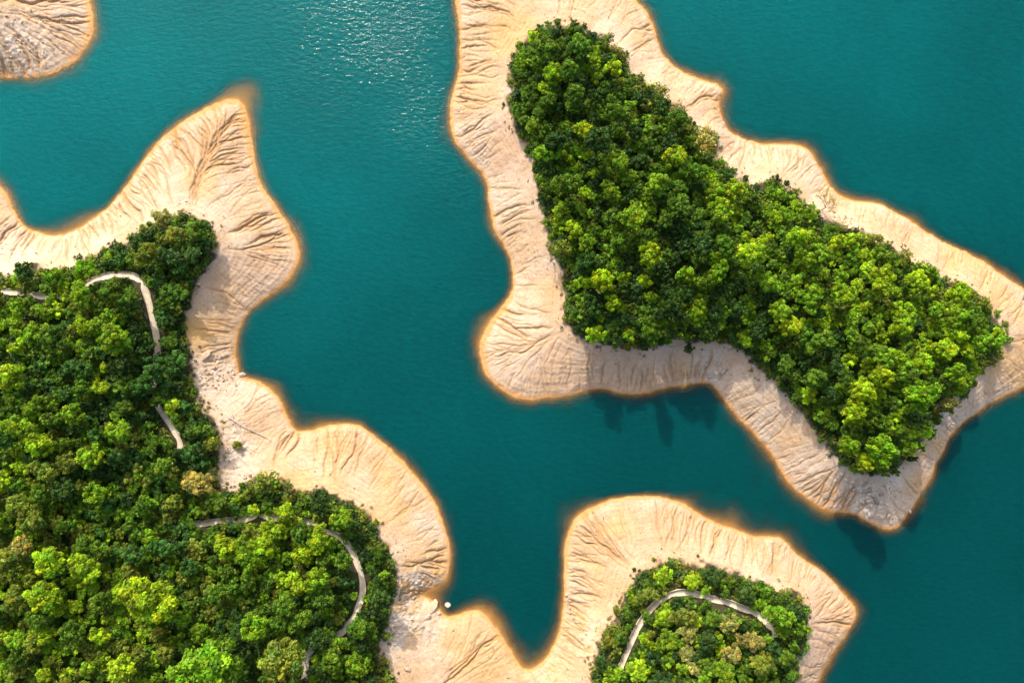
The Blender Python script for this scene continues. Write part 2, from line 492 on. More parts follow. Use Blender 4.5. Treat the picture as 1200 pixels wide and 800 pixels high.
# earth colours
sand = np.array([.485, .338, .215]); pale = np.array([.51, .388, .285]); ochre = np.array([.56, .33, .115]); pink = np.array([.54, .365, .25])
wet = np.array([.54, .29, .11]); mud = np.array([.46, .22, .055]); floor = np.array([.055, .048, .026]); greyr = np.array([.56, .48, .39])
def lerp(a, b, f): return a + (b - a) * f[..., None]
n_a = fbm(X / 14, Y / 14, 101, 4); n_b = fbm(X / 9, Y / 9, 111, 4); n_c = fbm(X / 22, Y / 22, 121, 3)
C = lerp(np.broadcast_to(sand, X.shape + (3,)), pale, smooth(.40, .62, n_a))
C = lerp(C, pink, .55 * smooth(.52, .72, n_b))
C = lerp(C, ochre, .5 * smooth(.56, .76, n_c))
OCHRE = [(232,388,24,.95),(262,345,30,.45),(800,428,18,.6),(1100,520,16,.8),(1075,565,18,.5),(648,795,22,.6),(748,50,16,.5),(640,340,24,.35),(690,760,22,.45),(470,690,30,.4),
         (1000,745,26,.4),(390,520,20,.4),(560,110,30,.2),(845,125,16,.5),(700,437,40,.2)]
C = lerp(C, ochre, np.clip(blobs(OCHRE, X, Y, wob), 0, 1))
PINK = [(720,430,70,.75),(780,425,50,.6),(330,300,26,.4),(290,185,20,.5),(230,330,22,.7),(940,540,50,.25),(880,470,40,.35)]  # pinkish sand; the tone also warms and lifts shaded banks by colour
C = lerp(C, pink, np.clip(blobs(PINK, X, Y, wob), 0, 1))
C = lerp(C, greyr, np.clip(stony * 1.5 * smooth(.35, .6, fbm(X / 2.5, Y / 2.5, 131, 3)), 0, .8))
GREY = [(835,428,22,.7),(1020,582,34,.8),(1100,484,22,.7),(900,480,50,.55),(950,545,46,.6),(275,540,26,.7),(440,735,26,.7),(20,55,50,.5),(15,300,40,.4)]
C = lerp(C, greyr, np.clip(blobs(GREY, X, Y, wob), 0, 1) * .8)
C = lerp(C, np.array([.37, .215, .09]), np.clip(carve * 2.2, 0, .62) * band)                    # damp clay in the rill beds
layer = .5 + .5 * np.sin(Zf * 2 * np.pi / .33 + 6 * n_a)                     # thin beds of the old shorelines
C = C * (1 - .10 * layer * smooth(.4, .6, n_c))[..., None]
C = lerp(C, wet, (1 - smooth(.12, .48, Zf + (n_b - .5) * .3)) * .95)
C = lerp(C, mud, 1 - smooth(-.12, .06, Zf))
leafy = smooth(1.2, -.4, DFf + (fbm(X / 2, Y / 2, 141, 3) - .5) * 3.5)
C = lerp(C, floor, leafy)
ny, nx = X.shape
idx = np.arange(nx * ny, dtype=np.int32).reshape(ny, nx)
F = np.stack([idx[:-1, :-1], idx[:-1, 1:], idx[1:, 1:], idx[1:, :-1]], -1).reshape(-1, 4)
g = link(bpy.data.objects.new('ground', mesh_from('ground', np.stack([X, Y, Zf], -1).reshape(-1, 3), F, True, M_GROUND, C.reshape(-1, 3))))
g['kind'] = 'structure'; g['label'] = 'pale eroded clay and sand banks with fine gullies around the lake'

def fine_z(x, y):
    i = int(np.clip(np.searchsorted(ax, x) - 1, 0, len(ax) - 2)); j = int(np.clip(np.searchsorted(ay, y) - 1, 0, len(ay) - 2))
    u = (x - ax[i]) / (ax[i + 1] - ax[i]); v = (y - ay[j]) / (ay[j + 1] - ay[j])
    return float((Zf[j, i] * (1 - u) + Zf[j, i + 1] * u) * (1 - v) + (Zf[j + 1, i] * (1 - u) + Zf[j + 1, i + 1] * u) * v)

# ------------------------------------------------------------------ the lake
wax = axis(-166, 166, .8, 5000); way = axis(-116, 116, .8, 5000)
WX, WY = np.meshgrid(wax, way)
wz, _, wds, _ = base_height(WX, WY)
wz = np.where((np.abs(WX) > 265) | (np.abs(WY) > 195), -9, wz)
dep = np.maximum(-wz, 0)
clar = 1 - np.exp(-dep * (2.1 + 2.2 * (fbm(WX / 7, WY / 7, 151, 3) - .5)))
clar = np.clip(clar * 1.0 + .06, .03, 1)
RUFF = [(470,40,95,1.0),(430,0,90,.8),(500,130,70,.8),(540,200,50,.5),(400,90,80,.45)]
ruf = .12 + .34 * blobs(RUFF, WX, WY, fbm(WX / 12, WY / 12, 161, 3)) + .10 * fbm(WX / 40, WY / 40, 171, 2)
silt = .58 + .82 * smooth(-.75, 1.05, (WY / 100 - WX / 190) / 1.35 + (fbm(WX / 60, WY / 60, 181, 3) - .5) * .7)  # painted glare: water colour paler to upper left, darker to lower right
ny2, nx2 = WX.shape
idx = np.arange(nx2 * ny2, dtype=np.int32).reshape(ny2, nx2)
F = np.stack([idx[:-1, :-1], idx[:-1, 1:], idx[1:, 1:], idx[1:, :-1]], -1).reshape(-1, 4)
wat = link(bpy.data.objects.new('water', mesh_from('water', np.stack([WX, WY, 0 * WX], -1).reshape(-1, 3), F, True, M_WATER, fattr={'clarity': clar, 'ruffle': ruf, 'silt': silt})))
wat['kind'] = 'structure'; wat['label'] = 'calm teal reservoir water turning orange over the shallow rims'

# ------------------------------------------------------------------ trails
for (q, w), lab in zip(path_w, ('pale trail hooking round the upper corner of the left wood', 'short grey stretch of trail under the left wood',
                                'pale trail curving round the lower cape of the left wood', 'pale trail arching over the lower peninsula wood')):
    n = len(q); tan = np.gradient(q, axis=0); tan /= np.linalg.norm(tan, axis=1)[:, None] + 1e-9
    nor = np.stack([-tan[:, 1], tan[:, 0]], 1)
    zc = np.array([fine_z(a, b) for a, b in q]); zc = np.convolve(np.pad(zc, 3, 'edge'), np.ones(7) / 7, 'valid') + .18
    prof = [(-.5, -.9), (-.5, .03), (-.46, .03), (-.46, .0), (.46, .0), (.46, .03), (.5, .03), (.5, -.9)]     # a slab between low kerbs
    ww = w * (.92 + .16 * vnoise(np.arange(n) * .6, np.zeros(n), 5))
    V = np.concatenate([np.column_stack([q + nor * (o * ww)[:, None], zc + dz]) for o, dz in [(np.full(n, p[0]), p[1]) for p in prof]])
    m = len(prof)
    F = [[kk * n + i, kk * n + i + 1, (kk + 1) * n + i + 1, (kk + 1) * n + i] for kk in range(m - 1) for i in range(n - 1)]
    o = link(bpy.data.objects.new('path', mesh_from('path', V, F, False, M_PATH)))
    o['kind'] = 'structure'; o['label'] = lab

# ------------------------------------------------------------------ tree kit
def tube(pts, rad, sides=7):
    pts = np.asarray(pts, float); n = len(pts); V = []; F = []
    for i in range(n):
        t = pts[min(i + 1, n - 1)] - pts[max(i - 1, 0)]; t = t / (np.linalg.norm(t) + 1e-9)
        a = np.cross(t, [0.31, .95, 0.05]); a /= np.linalg.norm(a) + 1e-9; b = np.cross(t, a)
        for s in range(sides):
            an = 2 * math.pi * s / sides
            V.append(pts[i] + (a * math.cos(an) + b * math.sin(an)) * rad[i])
    for i in range(n - 1):
        for s in range(sides):
            s2 = (s + 1) % sides
            F.append([i * sides + s, i * sides + s2, (i + 1) * sides + s2, (i + 1) * sides + s])
    return np.array(V), np.array(F)

def join(parts):
    V = []; F = []; o = 0
    for v, f in parts:
        V.append(v); F.append(f + o); o += len(v)
    return np.concatenate(V), np.concatenate(F)

def leaves(rng, centre, rad, n, size, flat=.85, low=-.35, jit=.55):
    """n leaf sprays (small pointed faces) over a lobe of foliage"""
    d = rng.normal(size=(n * 2, 3)); d /= np.linalg.norm(d, axis=1)[:, None]
    d = d[d[:, 2] > low][:n]; n = len(d)
    bump = 1 + .16 * np.sin(d[:, 0] * 7 + centre[0] * 5) * np.cos(d[:, 1] * 6 + centre[1] * 7)
    r = rad * (1 - .45 * rng.random(n) ** 2.2) * bump
    r = np.where(rng.random(n) < .07, rad * (1 + .28 * rng.random(n)), r)
    c = centre + d * r[:, None] * np.array([1, 1, flat])
    nn = d + rng.normal(size=(n, 3)) * jit; nn[:, 2] += .25; nn /= np.linalg.norm(nn, axis=1)[:, None]
    a = np.cross(nn, rng.normal(size=(n, 3))); a /= np.linalg.norm(a, axis=1)[:, None] + 1e-9
    b = np.cross(nn, a)
    s = size * (.6 + .8 * rng.random(n))[:, None]
    droop = nn * s * .18
    V = np.stack([c - a * s, c - b * s * .55 - droop * .2, c + a * s - droop, c + b * s * .55 - droop * .2], 1).reshape(-1, 3)
    F = np.arange(n * 4).reshape(n, 4)
    t = (.78 + .44 * rng.random(n))
    t = np.repeat(t, 4)
    return V, F, t

def crown_arrays(rng, Rr, hc, nlobes, size, flat, dens=1.0, lobe=(.22, .36), spread=.80):
    V = []; F = []; Tn = []; o = 0; cs = []
    dirs = []
    for i in range(nlobes):
        best = None
        for _ in range(14):
            d = rng.normal(size=3); d /= np.linalg.norm(d)
            d[2] = abs(d[2]) * .95 - .12
            sc = min([np.linalg.norm(d - e) for e in dirs], default=9)
            if best is None or sc > best[0]: best = (sc, d)
        dirs.append(best[1])
    ecc = np.clip(1 + .22 * rng.normal(), .7, 1.4); ang = rng.random() * 6.28
    rot = np.array([[math.cos(ang), -math.sin(ang)], [math.sin(ang), math.cos(ang)]])
    for d in dirs:
        lr = Rr * rng.uniform(*lobe)
        c = d * Rr * spread * (.62 + .62 * rng.random())
        c[:2] = rot @ (np.array([ecc, 1 / ecc]) * (rot.T @ c[:2]))
        c[2] = c[2] * flat + hc
        n = int(dens * 1.35 * 4 * math.pi * lr * lr * .72 / (size * size * .55 * 2))
        v, f, t = leaves(rng, c, lr, n, size, flat=.82)
        hue = 1 + .30 * rng.normal()
        t = t * np.clip(hue, .5, 1.7)
        V.append(v); F.append(f + o); o += len(v)
        yel = 1 + .12 * rng.normal()
        Tn.append(np.stack([t * yel, t, t * (1 / max(yel, .6))], 1)); cs.append((c, lr))
    v, f, t = leaves(rng, np.array([0, 0, hc - .15 * Rr]), Rr * .62, int(dens * 260 * (Rr / 3) ** 2), size * 1.2, flat=flat)
    V.append(v); F.append(f + o); Tn.append(np.stack([t * .9] * 3, 1))
    return np.concatenate(V), np.concatenate(F), np.concatenate(Tn), cs

def trunk_arrays(rng, hc, cs, r0, lean=.25):
    top = np.array([rng.normal() * lean, rng.normal() * lean, hc * .8])
    mid = top * .5 + np.array([rng.normal() * .12, rng.normal() * .12, 0])
    parts = [tube([[0, 0, -.5], [0, 0, .25], mid, top], [r0 * 1.5, r0 * 1.1, r0 * .8, r0 * .5])]
    for c, lr in cs[:7]:
        st = mid + (top - mid) * rng.random()
        m = (st + c) / 2 + np.array([0, 0, .25])
        parts.append(tube([st, m, c], [r0 * .42, r0 * .3, r0 * .12], 5))
    return join(parts)

KIT = {}
def build_kit():
    rng = np.random.default_rng(5)
    for size, Rr, hc, nl, r0 in (('small', 2.3, 4.6, 14, .13), ('medium', 3.3, 6.6, 26, .19), ('large', 4.7, 8.2, 44, .28)):
        KIT[size] = []
        for v in range(6):
            V, F, Tn, cs = crown_arrays(rng, Rr, hc, nl + rng.integers(-1, 3), .31, .78 + .1 * rng.random(), lobe=((.23, .37) if size == 'small' else (.18, .30) if size == 'medium' else (.14, .25)))
            tv, tf = trunk_arrays(rng, hc, cs, r0)
            KIT[size].append((mesh_from('crown', V, F, False, M_LEAF, Tn), mesh_from('trunk', tv, tf, True, M_BARK), Rr, hc))
    KIT['sparse'] = []
    for v in range(4):                      # thin, half bare crowns on pale limbs
        V, F, Tn, cs = crown_arrays(rng, 3.2, 4.6, 11, .36, .8, dens=.34, lobe=(.26, .40), spread=.8)
        tv, tf = trunk_arrays(rng, 4.6, cs + cs[7:], .18)
        KIT['sparse'].append((mesh_from('crown', V, F, False, M_LEAF, Tn), mesh_from('trunk', tv, tf, True, M_GREYBARK), 3.2, 4.6))
    KIT['shrub'] = []
    for v in range(5):
        V, F, Tn, cs = crown_arrays(rng, 1.5, .95, 6, .30, .75)
        tv, tf = trunk_arrays(rng, 1.0, cs, .06, .1)
        KIT['shrub'].append((mesh_from('foliage', V, F, False, M_LEAF, Tn), mesh_from('stem', tv, tf, True, M_BARK), 1.5, .95))
    KIT['bare'] = []
    for v in range(3):                      # leafless tree: forking limbs and twigs
        parts = []; tips = []
        def grow(p, d, L, r, lev):
            q = p + d * L * .5 + rng.normal(size=3) * L * .06; e = q + d * L * .5 + rng.normal(size=3) * L * .08
            parts.append(tube([p, q, e], [r, r * .8, r * .6], 5))
            if lev == 0: tips.append(e); return
            for _ in range(3 if lev > 1 else 4):
                dd = d + rng.normal(size=3) * .62; dd[2] = abs(dd[2]) * .8 + .1; dd /= np.linalg.norm(dd)
                grow(e if rng.random() < .7 else q, dd, L * (.62 + .2 * rng.random()), r * .58, lev - 1)
        grow(np.array([0, 0, -.4]), np.array([.1, .05, 1.0]), 2.4, .17, 4)
        tv, tf = join(parts)
        vs = [leaves(rng, t_, .35, 5, .20) for t_ in tips[::2]]
        lv = np.concatenate([a[0] for a in vs]); lf = np.arange(len(lv)).reshape(-1, 4); lt = np.concatenate([a[2] for a in vs])
        KIT['bare'].append((mesh_from('crown', lv, lf, False, M_LEAF, np.stack([lt] * 3, 1)), mesh_from('trunk', tv, tf, True, M_GREYBARK), 3.2, 4.2))
build_kit()

HUES = {   # leaf colours
    'yellow':       (.30, .36, .012), 'lime green': (.178, .262, .010), 'bright green': (.112, .198, .010), 'mid green': (.064, .122, .011),
    'deep green':   (.027, .062, .013), 'olive': (.115, .140, .020), 'straw coloured': (.20, .185, .06), 'blue green': (.038, .096, .020)}

PLACED = []        # everything that stands in the wood, in photograph pixels: x, y, r
RECORDS = []       # (object, size word, hue, noun, px, py)
def plant(kind, px_, py_, rpx, hue, name='broadleaf_tree', parts=('crown', 'trunk'), jitter=True, solo=None):
    kit = random.choice(KIT[kind]); crown, trunk, Rr, hc = kit
    sc = rpx * S * .97 / Rr
    low = .62 if (195 < px_ < 262 and 250 < py_ < 540) or (px_ > 690 and py_ > 655) or kind in ('shrub', 'bare') else 1.0
    if (672 < px_ < 850 and 290 < py_ < 412) or (990 < px_ < 1120 and 430 < py_ < 560): low = 1.62
    elif 850 < px_ < 1005 and py_ > px_ - 495: low = .68
    zs = sc * random.uniform(1.25, 1.45) * low
    x, y, z = to_ground(px_, py_, hc * zs)
    o = bpy.data.objects.new(name, None); o.empty_display_size = .5
    link(o); o.location = (x, y, z - .05); o.rotation_euler = (0, 0, random.uniform(0, 6.283))
    o.scale = (sc, sc, zs)
    c = bpy.data.objects.new(parts[0], crown); link(c, o)
    h = HUES[hue]; j = random.uniform(.86, 1.16) if jitter else 1.0; y_ = random.uniform(.9, 1.1)
    c.color = (h[0] * j * y_, h[1] * j, h[2] * j, 1)
    t = bpy.data.objects.new(parts[1], trunk); link(t, o)
    PLACED.append((px_, py_, rpx))
    RECORDS.append((o, kind, hue, px_, py_, rpx, solo))
    return o

# pixel-space tests for the wood
def inside(polys, x, y):
    c = False
    for P in polys:
        n = len(P)
        for i in range(n):
            x1, y1 = P[i]; x2, y2 = P[(i + 1) % n]
            if (y1 > y) != (y2 > y) and x < (x2 - x1) * (y - y1) / (y2 - y1) + x1: c = not c
    return c
def seg_dist(pl, x, y):
    best = 1e9
    for (x1, y1), (x2, y2) in zip(pl[:-1], pl[1:]):
        ex, ey = x2 - x1, y2 - y1; t = max(0, min(1, ((x - x1) * ex + (y - y1) * ey) / (ex * ex + ey * ey + 1e-9)))
        best = min(best, math.hypot(x - x1 - t * ex, y - y1 - t * ey))
    return best
def edge_dist(x, y):
    return min(seg_dist(P + P[:1], x, y) for P in FOREST[:3])
def on_trail(x, y, r):
    return any(seg_dist(pl, x, y) < w + r for pl, w in PATH_CLEAR)

# trees that catch the eye: pixel x, y, crown radius px, hue, kind
ACCENT = [
    (706,328,11.2,'yellow','medium'),(690,330,10.2,'lime green','small'),(880,297,14.6,'lime green','medium'),(1034,330,15.8,'lime green','large'),(927,382,11.2,'yellow','medium'),
    (1033,441,11.5,'lime green','medium'),(1010,459,12.1,'lime green','medium'),(1001,481,12.1,'lime green','medium'),(1077,462,14.6,'bright green','medium'),
    (1030,525,14.6,'bright green','medium'),(1108,410,12.7,'lime green','medium'),(817,368,12.1,'bright green','medium'),(648,86,10.9,'lime green','medium'),
    (683,153,10.9,'lime green','medium'),(792,184,12.7,'lime green','medium'),(742,257,15.2,'bright green','medium'),(702,164,15.2,'deep green','medium'),
    (845,248,13.3,'lime green','medium'),(762,300,12.1,'lime green','medium'),(900,330,12.7,'bright green','medium'),(960,300,14.6,'bright green','medium'),
    (985,345,12.7,'lime green','medium'),(1060,375,13.3,'lime green','medium'),(1120,372,12.7,'bright green','medium'),(960,400,12.7,'mid green','medium'),
    (698,392,10.2,'lime green','small'),(873,397,9.0,'lime green','small'),(640,180,12.1,'bright green','medium'),(665,215,13.3,'mid green','medium'),
    (770,215,13.3,'bright green','medium'),(724,190,12.7,'bright green','medium'),(640,58,12.7,'mid green','medium'),(680,55,13.3,'mid green','medium'),(1075,330,12.7,'lime green','medium'),
    (1140,375,12.7,'mid green','medium'),(1128,345,11.5,'lime green','medium'),(1150,400,11.5,'bright green','medium'),
    (123,430,6.4,'yellow','small'),(117,453,9.0,'lime green','small'),(201,476,10.2,'lime green','small'),(133,397,16.4,'bright green','large'),(180,436,12.1,'blue green','medium'),
    (57,657,17.1,'lime green','large'),(100,666,16.4,'lime green','large'),(177,702,26.0,'lime green','large'),(50,698,17.7,'lime green','large'),
    (243,781,31.0,'bright green','large'),(330,771,23.0,'olive','large'),(143,782,14.0,'lime green','medium'),(232,566,15.8,'straw coloured','large'),(297,735,14.6,'bright green','medium'),
    (373,632,13.3,'lime green','medium'),(90,711,9.0,'lime green','small'),(117,744,10.2,'lime green','small'),(118,704,12.1,'mid green','medium'),
    (288,648,14.0,'bright green','medium'),(310,640,12.1,'lime green','medium'),(265,640,12.7,'lime green','medium'),(370,680,12.7,'bright green','medium'),(18,700,12.7,'olive','medium'),
    (8,655,13.3,'olive','medium'),(38,610,13.3,'olive','medium'),(26,640,11.5,'straw coloured','medium'),(22,500,14.6,'bright green','medium'),(45,520,13.3,'lime green','medium'),(12,440,14.0,'lime green','medium'),
    (95,345,12.7,'bright green','medium'),(60,395,14.0,'mid green','medium'),(150,350,11.5,'mid green','medium'),(105,535,13.3,'lime green','medium'),(140,505,12.7,'bright green','medium'),
    (880,751,12.7,'straw coloured','medium'),(858,766,10.9,'straw coloured','medium'),(893,776,13.3,'olive','medium'),(806,742,10.2,'straw coloured','small'),(805,764,10.2,'straw coloured','small'),
    (814,783,9.0,'straw coloured','small'),(801,722,12.7,'olive','medium'),(779,722,11.5,'lime green','medium'),(748,785,12.7,'lime green','medium'),(913,721,14.6,'bright green','medium'),
    (755,698,10.9,'olive','medium'),(834,675,10.9,'deep green','medium'),(874,696,12.1,'deep green','medium'),(893,690,9.6,'mid green','small'),(783,750,12.1,'bright green','medium'),
    (850,788,13.3,'bright green','medium'),(920,770,11.5,'mid green','medium'),(830,750,12.1,'deep green','medium'),(835,725,11.5,'mid green','medium'),(778,675,10.2,'lime green','small'),(812,680,10.9,'lime green','medium'),(852,730,10.9,'straw coloured','medium'),
    (205,275,12.1,'olive','medium'),(230,270,12.7,'mid green','medium'),(190,260,9.0,'straw coloured','small'),(29,318,10.2,'deep green','small'),(222,300,12.1,'deep green','medium'),
]
SPARSE = [(307,566,15,'olive'),(338,569,7,'mid green'),(775,106,9,'olive'),(712,47,8,'olive'),(825,165,14,'straw coloured'),(1022,280,9,'olive'),(1152,354,9,'olive'),(655,292,13,'olive'),
          (722,60,8,'straw coloured'),(1112,472,9,'straw coloured'),(248,520,12,'olive'),(183,252,7,'olive'),(1060,300,10,'olive')]
BARE = [(970,243,15),(795,122,12),(836,160,11),(985,262,10),(248,555,11)]
for a in ACCENT:
    plant(a[4], a[0], a[1], a[2], a[3])
for (a, b, r_, h) in SPARSE:
    plant('sparse', a, b, r_, h)
for (a, b, r_) in BARE:
    plant('bare', a, b, r_, 'straw coloured', name='bare_tree')

# what the wood is made of from place to place: pixel x, y, reach, weights of the hues
MIXES = [
    ((660,90),   {'mid green': 5, 'deep green': 4, 'bright green': 3, 'lime green': 1}),
    ((760,150),  {'mid green': 5, 'deep green': 3, 'bright green': 3, 'olive': 1}),
    ((700,260),  {'mid green': 5, 'deep green': 3, 'bright green': 4, 'lime green': 1}),
    ((740,350),  {'mid green': 4, 'deep green': 6, 'bright green': 2, 'lime green': 1}),
    ((840,330),  {'mid green': 5, 'deep green': 5, 'bright green': 3}),
    ((900,260),  {'mid green': 4, 'bright green': 5, 'deep green': 2, 'lime green': 2}),
    ((1030,370), {'bright green': 5, 'lime green': 5, 'mid green': 4, 'deep green': 1}),
    ((960,440),  {'mid green': 4, 'deep green': 4, 'bright green': 3, 'lime green': 1}),
    ((1040,500), {'mid green': 4, 'lime green': 3, 'bright green': 4, 'deep green': 2}),
    ((1120,410), {'bright green': 4, 'lime green': 4, 'mid green': 4}),
    ((60,340),   {'mid green': 4, 'bright green': 4, 'olive': 2, 'lime green': 2}),
    ((200,300),  {'mid green': 4, 'deep green': 4, 'olive': 2, 'blue green': 2}),
    ((80,430),   {'mid green': 5, 'bright green': 4, 'deep green': 3, 'blue green': 3}),
    ((190,440),  {'mid green': 4, 'deep green': 5, 'blue green': 4}),
    ((120,560),  {'mid green': 5, 'blue green': 4, 'deep green': 2, 'olive': 2, 'bright green': 2}),
    ((30,620),   {'olive': 5, 'mid green': 4, 'lime green': 3}),
    ((80,720),   {'lime green': 4, 'bright green': 4, 'mid green': 4, 'olive': 3}),
    ((220,650),  {'mid green': 5, 'blue green': 3, 'olive': 3, 'bright green': 2}),
    ((330,660),  {'lime green': 5, 'bright green': 5, 'mid green': 4, 'olive': 2}),
    ((330,740),  {'mid green': 6, 'deep green': 4, 'bright green': 3, 'olive': 1}),
    ((430,660),  {'mid green': 4, 'deep green': 4, 'bright green': 2}),
    ((160,770),  {'bright green': 4, 'mid green': 4, 'olive': 4, 'lime green': 2}),
    ((760,690),  {'mid green': 3, 'olive': 4, 'lime green': 3}),
    ((800,760),  {'bright green': 4, 'mid green': 4, 'deep green': 3, 'lime green': 2}),
    ((900,700),  {'mid green': 4, 'deep green': 3, 'bright green': 4}),
]
def pick_hue(x, y):
    c = sorted(MIXES, key=lambda m: math.hypot(m[0][0] - x, m[0][1] - y) + random.uniform(0, 45))[0][1]
    return random.choices(list(c), list(c.values()))[0]

NTREES = 298
tries = 0
target_r = 11.6
while len([1 for r_ in RECORDS if r_[1] in ('small', 'medium', 'large', 'sparse')]) < NTREES and tries < 60000:
    tries += 1
    if tries % 2500 == 0: target_r *= .96
    x = random.uniform(-10, 1185); y = random.uniform(20, 812)
    rr = target_r * random.uniform(.72, 1.12)
    if not inside(FOREST[:3], x, y): continue
    if x > 470 and x < 690 and y > 480: continue
    if edge_dist(x, y) < rr * .72: rr = max(edge_dist(x, y) / .72, 0)
    if rr < 6.5 or on_trail(x, y, rr * .6): continue
    if any(math.hypot(x - a, y - b) < .80 * (rr + c) for a, b, c in PLACED): continue
    plant('large' if rr > 15.5 else 'medium' if rr > 10 else 'small', x, y, rr, pick_hue(x, y))

# shrubs: the low fringe of the wood and the few that stand alone on the bank
SOLO = [(807,409,7,'deep green','dark lone shrub on the pinkish bank below the island wood'),(743,667,3.2,'deep green','tiny dark shrub on pale sand left of the lower wood'),
        (766,655,3.4,'olive','tiny olive shrub on sand above the lower wood'),(818,651,2.6,'olive','smallest dry tuft on sand above the lower wood'),
        (590,122,2.5,'deep green','dark tuft on sand beside the island wood\'s left edge'),(1110,478,8,'olive','olive shrub among grey rocks at the island\'s right cove'),
        (948,738,5,'lime green','yellow green shrub at the lower wood\'s right edge'),(662,373,4.5,'olive','olive tuft at the island wood\'s lower left corner'),
        (722,713,5,'olive','dry olive shrub left of the lower peninsula wood'),(1091,470,5,'lime green','lime green shrub by the rocks of the right cove'),
        (440,612,5,'olive','olive shrub on the sand at the left wood\'s lower cape'),(278,521,7,'olive','olive shrub beside the crossed driftwood logs'),(450,775,7,'olive','olive shrub on grey ground at the bottom left wood')]
for a, b, r_, h, lab in SOLO:
    plant('shrub', a, b, r_, h, name='shrub', parts=('foliage', 'stem'), solo=lab)
nsh = 0
for P in FOREST[:3]:
    Q = spline(P, True, 6); acc = 0; need = 9
    for i in range(len(Q) - 1):
        acc += math.hypot(*(Q[i + 1] - Q[i]))
        if acc < need: continue
        acc = 0; need = random.uniform(7, 20)
        x, y = Q[i] + np.array([random.uniform(-4, 4), random.uniform(-4, 4)])
        if not (-4 < x < 1204 and 0 < y < 804) or on_trail(x, y, 3): continue
        r_ = random.uniform(3.5, 7)
        if any(math.hypot(x - a, y - b) < .7 * (r_ + c) for a, b, c in PLACED): continue
        plant('shrub', x, y, r_, random.choice(('mid green', 'olive', 'deep green', 'bright green', 'olive')), name='shrub', parts=('foliage', 'stem')); nsh += 1

# the rest of the wood: lesser crowns and undergrowth that fill the gaps, one object
def undergrowth():
    rng = np.random.default_rng(21)
    small = [crown_arrays(rng, 1.9, 0, 9, .34, .8, lobe=(.26, .40)) for _ in range(5)]
    low = []
    for _ in range(5):
        v, f, t = leaves(rng, np.array([0, 0, 0.]), 1.5, 60, .42, flat=.55, low=-.1)
        low.append((v, f, np.stack([t] * 3, 1), None))
    Vs = []; Fs = []; Cs = []; off = 0
    def put(kit, x, y, z, sc, hue):
        nonlocal off
        v, f, t, _ = kit
        a = rng.random() * 6.283; ca, sa = math.cos(a) * sc, math.sin(a) * sc
        q = np.stack([v[:, 0] * ca - v[:, 1] * sa + x, v[:, 0] * sa + v[:, 1] * ca + y, v[:, 2] * sc + z], 1)
        h = np.array(HUES[hue]) * rng.uniform(.8, 1.18)
        Vs.append(q); Fs.append(f + off); off += len(v); Cs.append(t * h)
    # low cover on the wood floor
    gx = np.arange(-185, 185, 1.9); gy = np.arange(-140, 120, 1.9)
    UX, UY = np.meshgrid(gx, gy); UX = UX + rng.uniform(-.9, .9, UX.shape); UY = UY + rng.uniform(-.9, .9, UY.shape)
    df = samp(DF, UX, UY); pdm = samp(PD, UX, UY); zz = base_height(UX, UY)[0]
    ok = (df < -.3) & (pdm > 1.9)
    for x, y, z in zip(UX[ok], UY[ok], zz[ok]):
        px_, py_ = x / (S * (1 - z / H)) + 600, 400 - y / (S * (1 - z / H))
        put(low[rng.integers(5)], x, y, z + .5, rng.uniform(.8, 1.2), random.choice(('mid green', 'deep green', 'deep green', 'olive')))
    # lesser crowns between the named trees
    n = 0
    for t in range(20000):
        x = random.uniform(-70, 1190); y = random.uniform(20, 870)
        rr = random.uniform(5.0, 8.5) * (1.15 if t < 6000 else .85)
        if not inside(FOREST[:3], x, y) or edge_dist(x, y) < rr * .8 or on_trail(x, y, rr * .5): continue
        if any(math.hypot(x - a, y - b) < (.80 * c + .45 * rr) for a, b, c in PLACED): continue
        PLACED.append((x, y, rr * .95))
        sc = rr * S / 1.9; up = rng.uniform(2.0, 4.4)
        if (672 < x < 850 and 330 < y < 412) or (990 < x < 1120 and 440 < y < 560): up = rng.uniform(7.5, 9.5)
        gx_, gy_, gz_ = to_ground(x, y, up)
        put(small[rng.integers(5)], gx_, gy_, gz_ + up, sc, pick_hue(x, y)); n += 1
    V = np.concatenate(Vs); F = np.concatenate(Fs); C_ = np.concatenate(Cs)
    o = link(bpy.data.objects.new('undergrowth', mesh_from('undergrowth', V, F, False, M_LEAF, C_)))
    o.color = (1, 1, 1, 1)
    o['kind'] = 'stuff'; o['label'] = 'lesser crowns and undergrowth filling the gaps between the trees'
    return n
n_small = undergrowth()

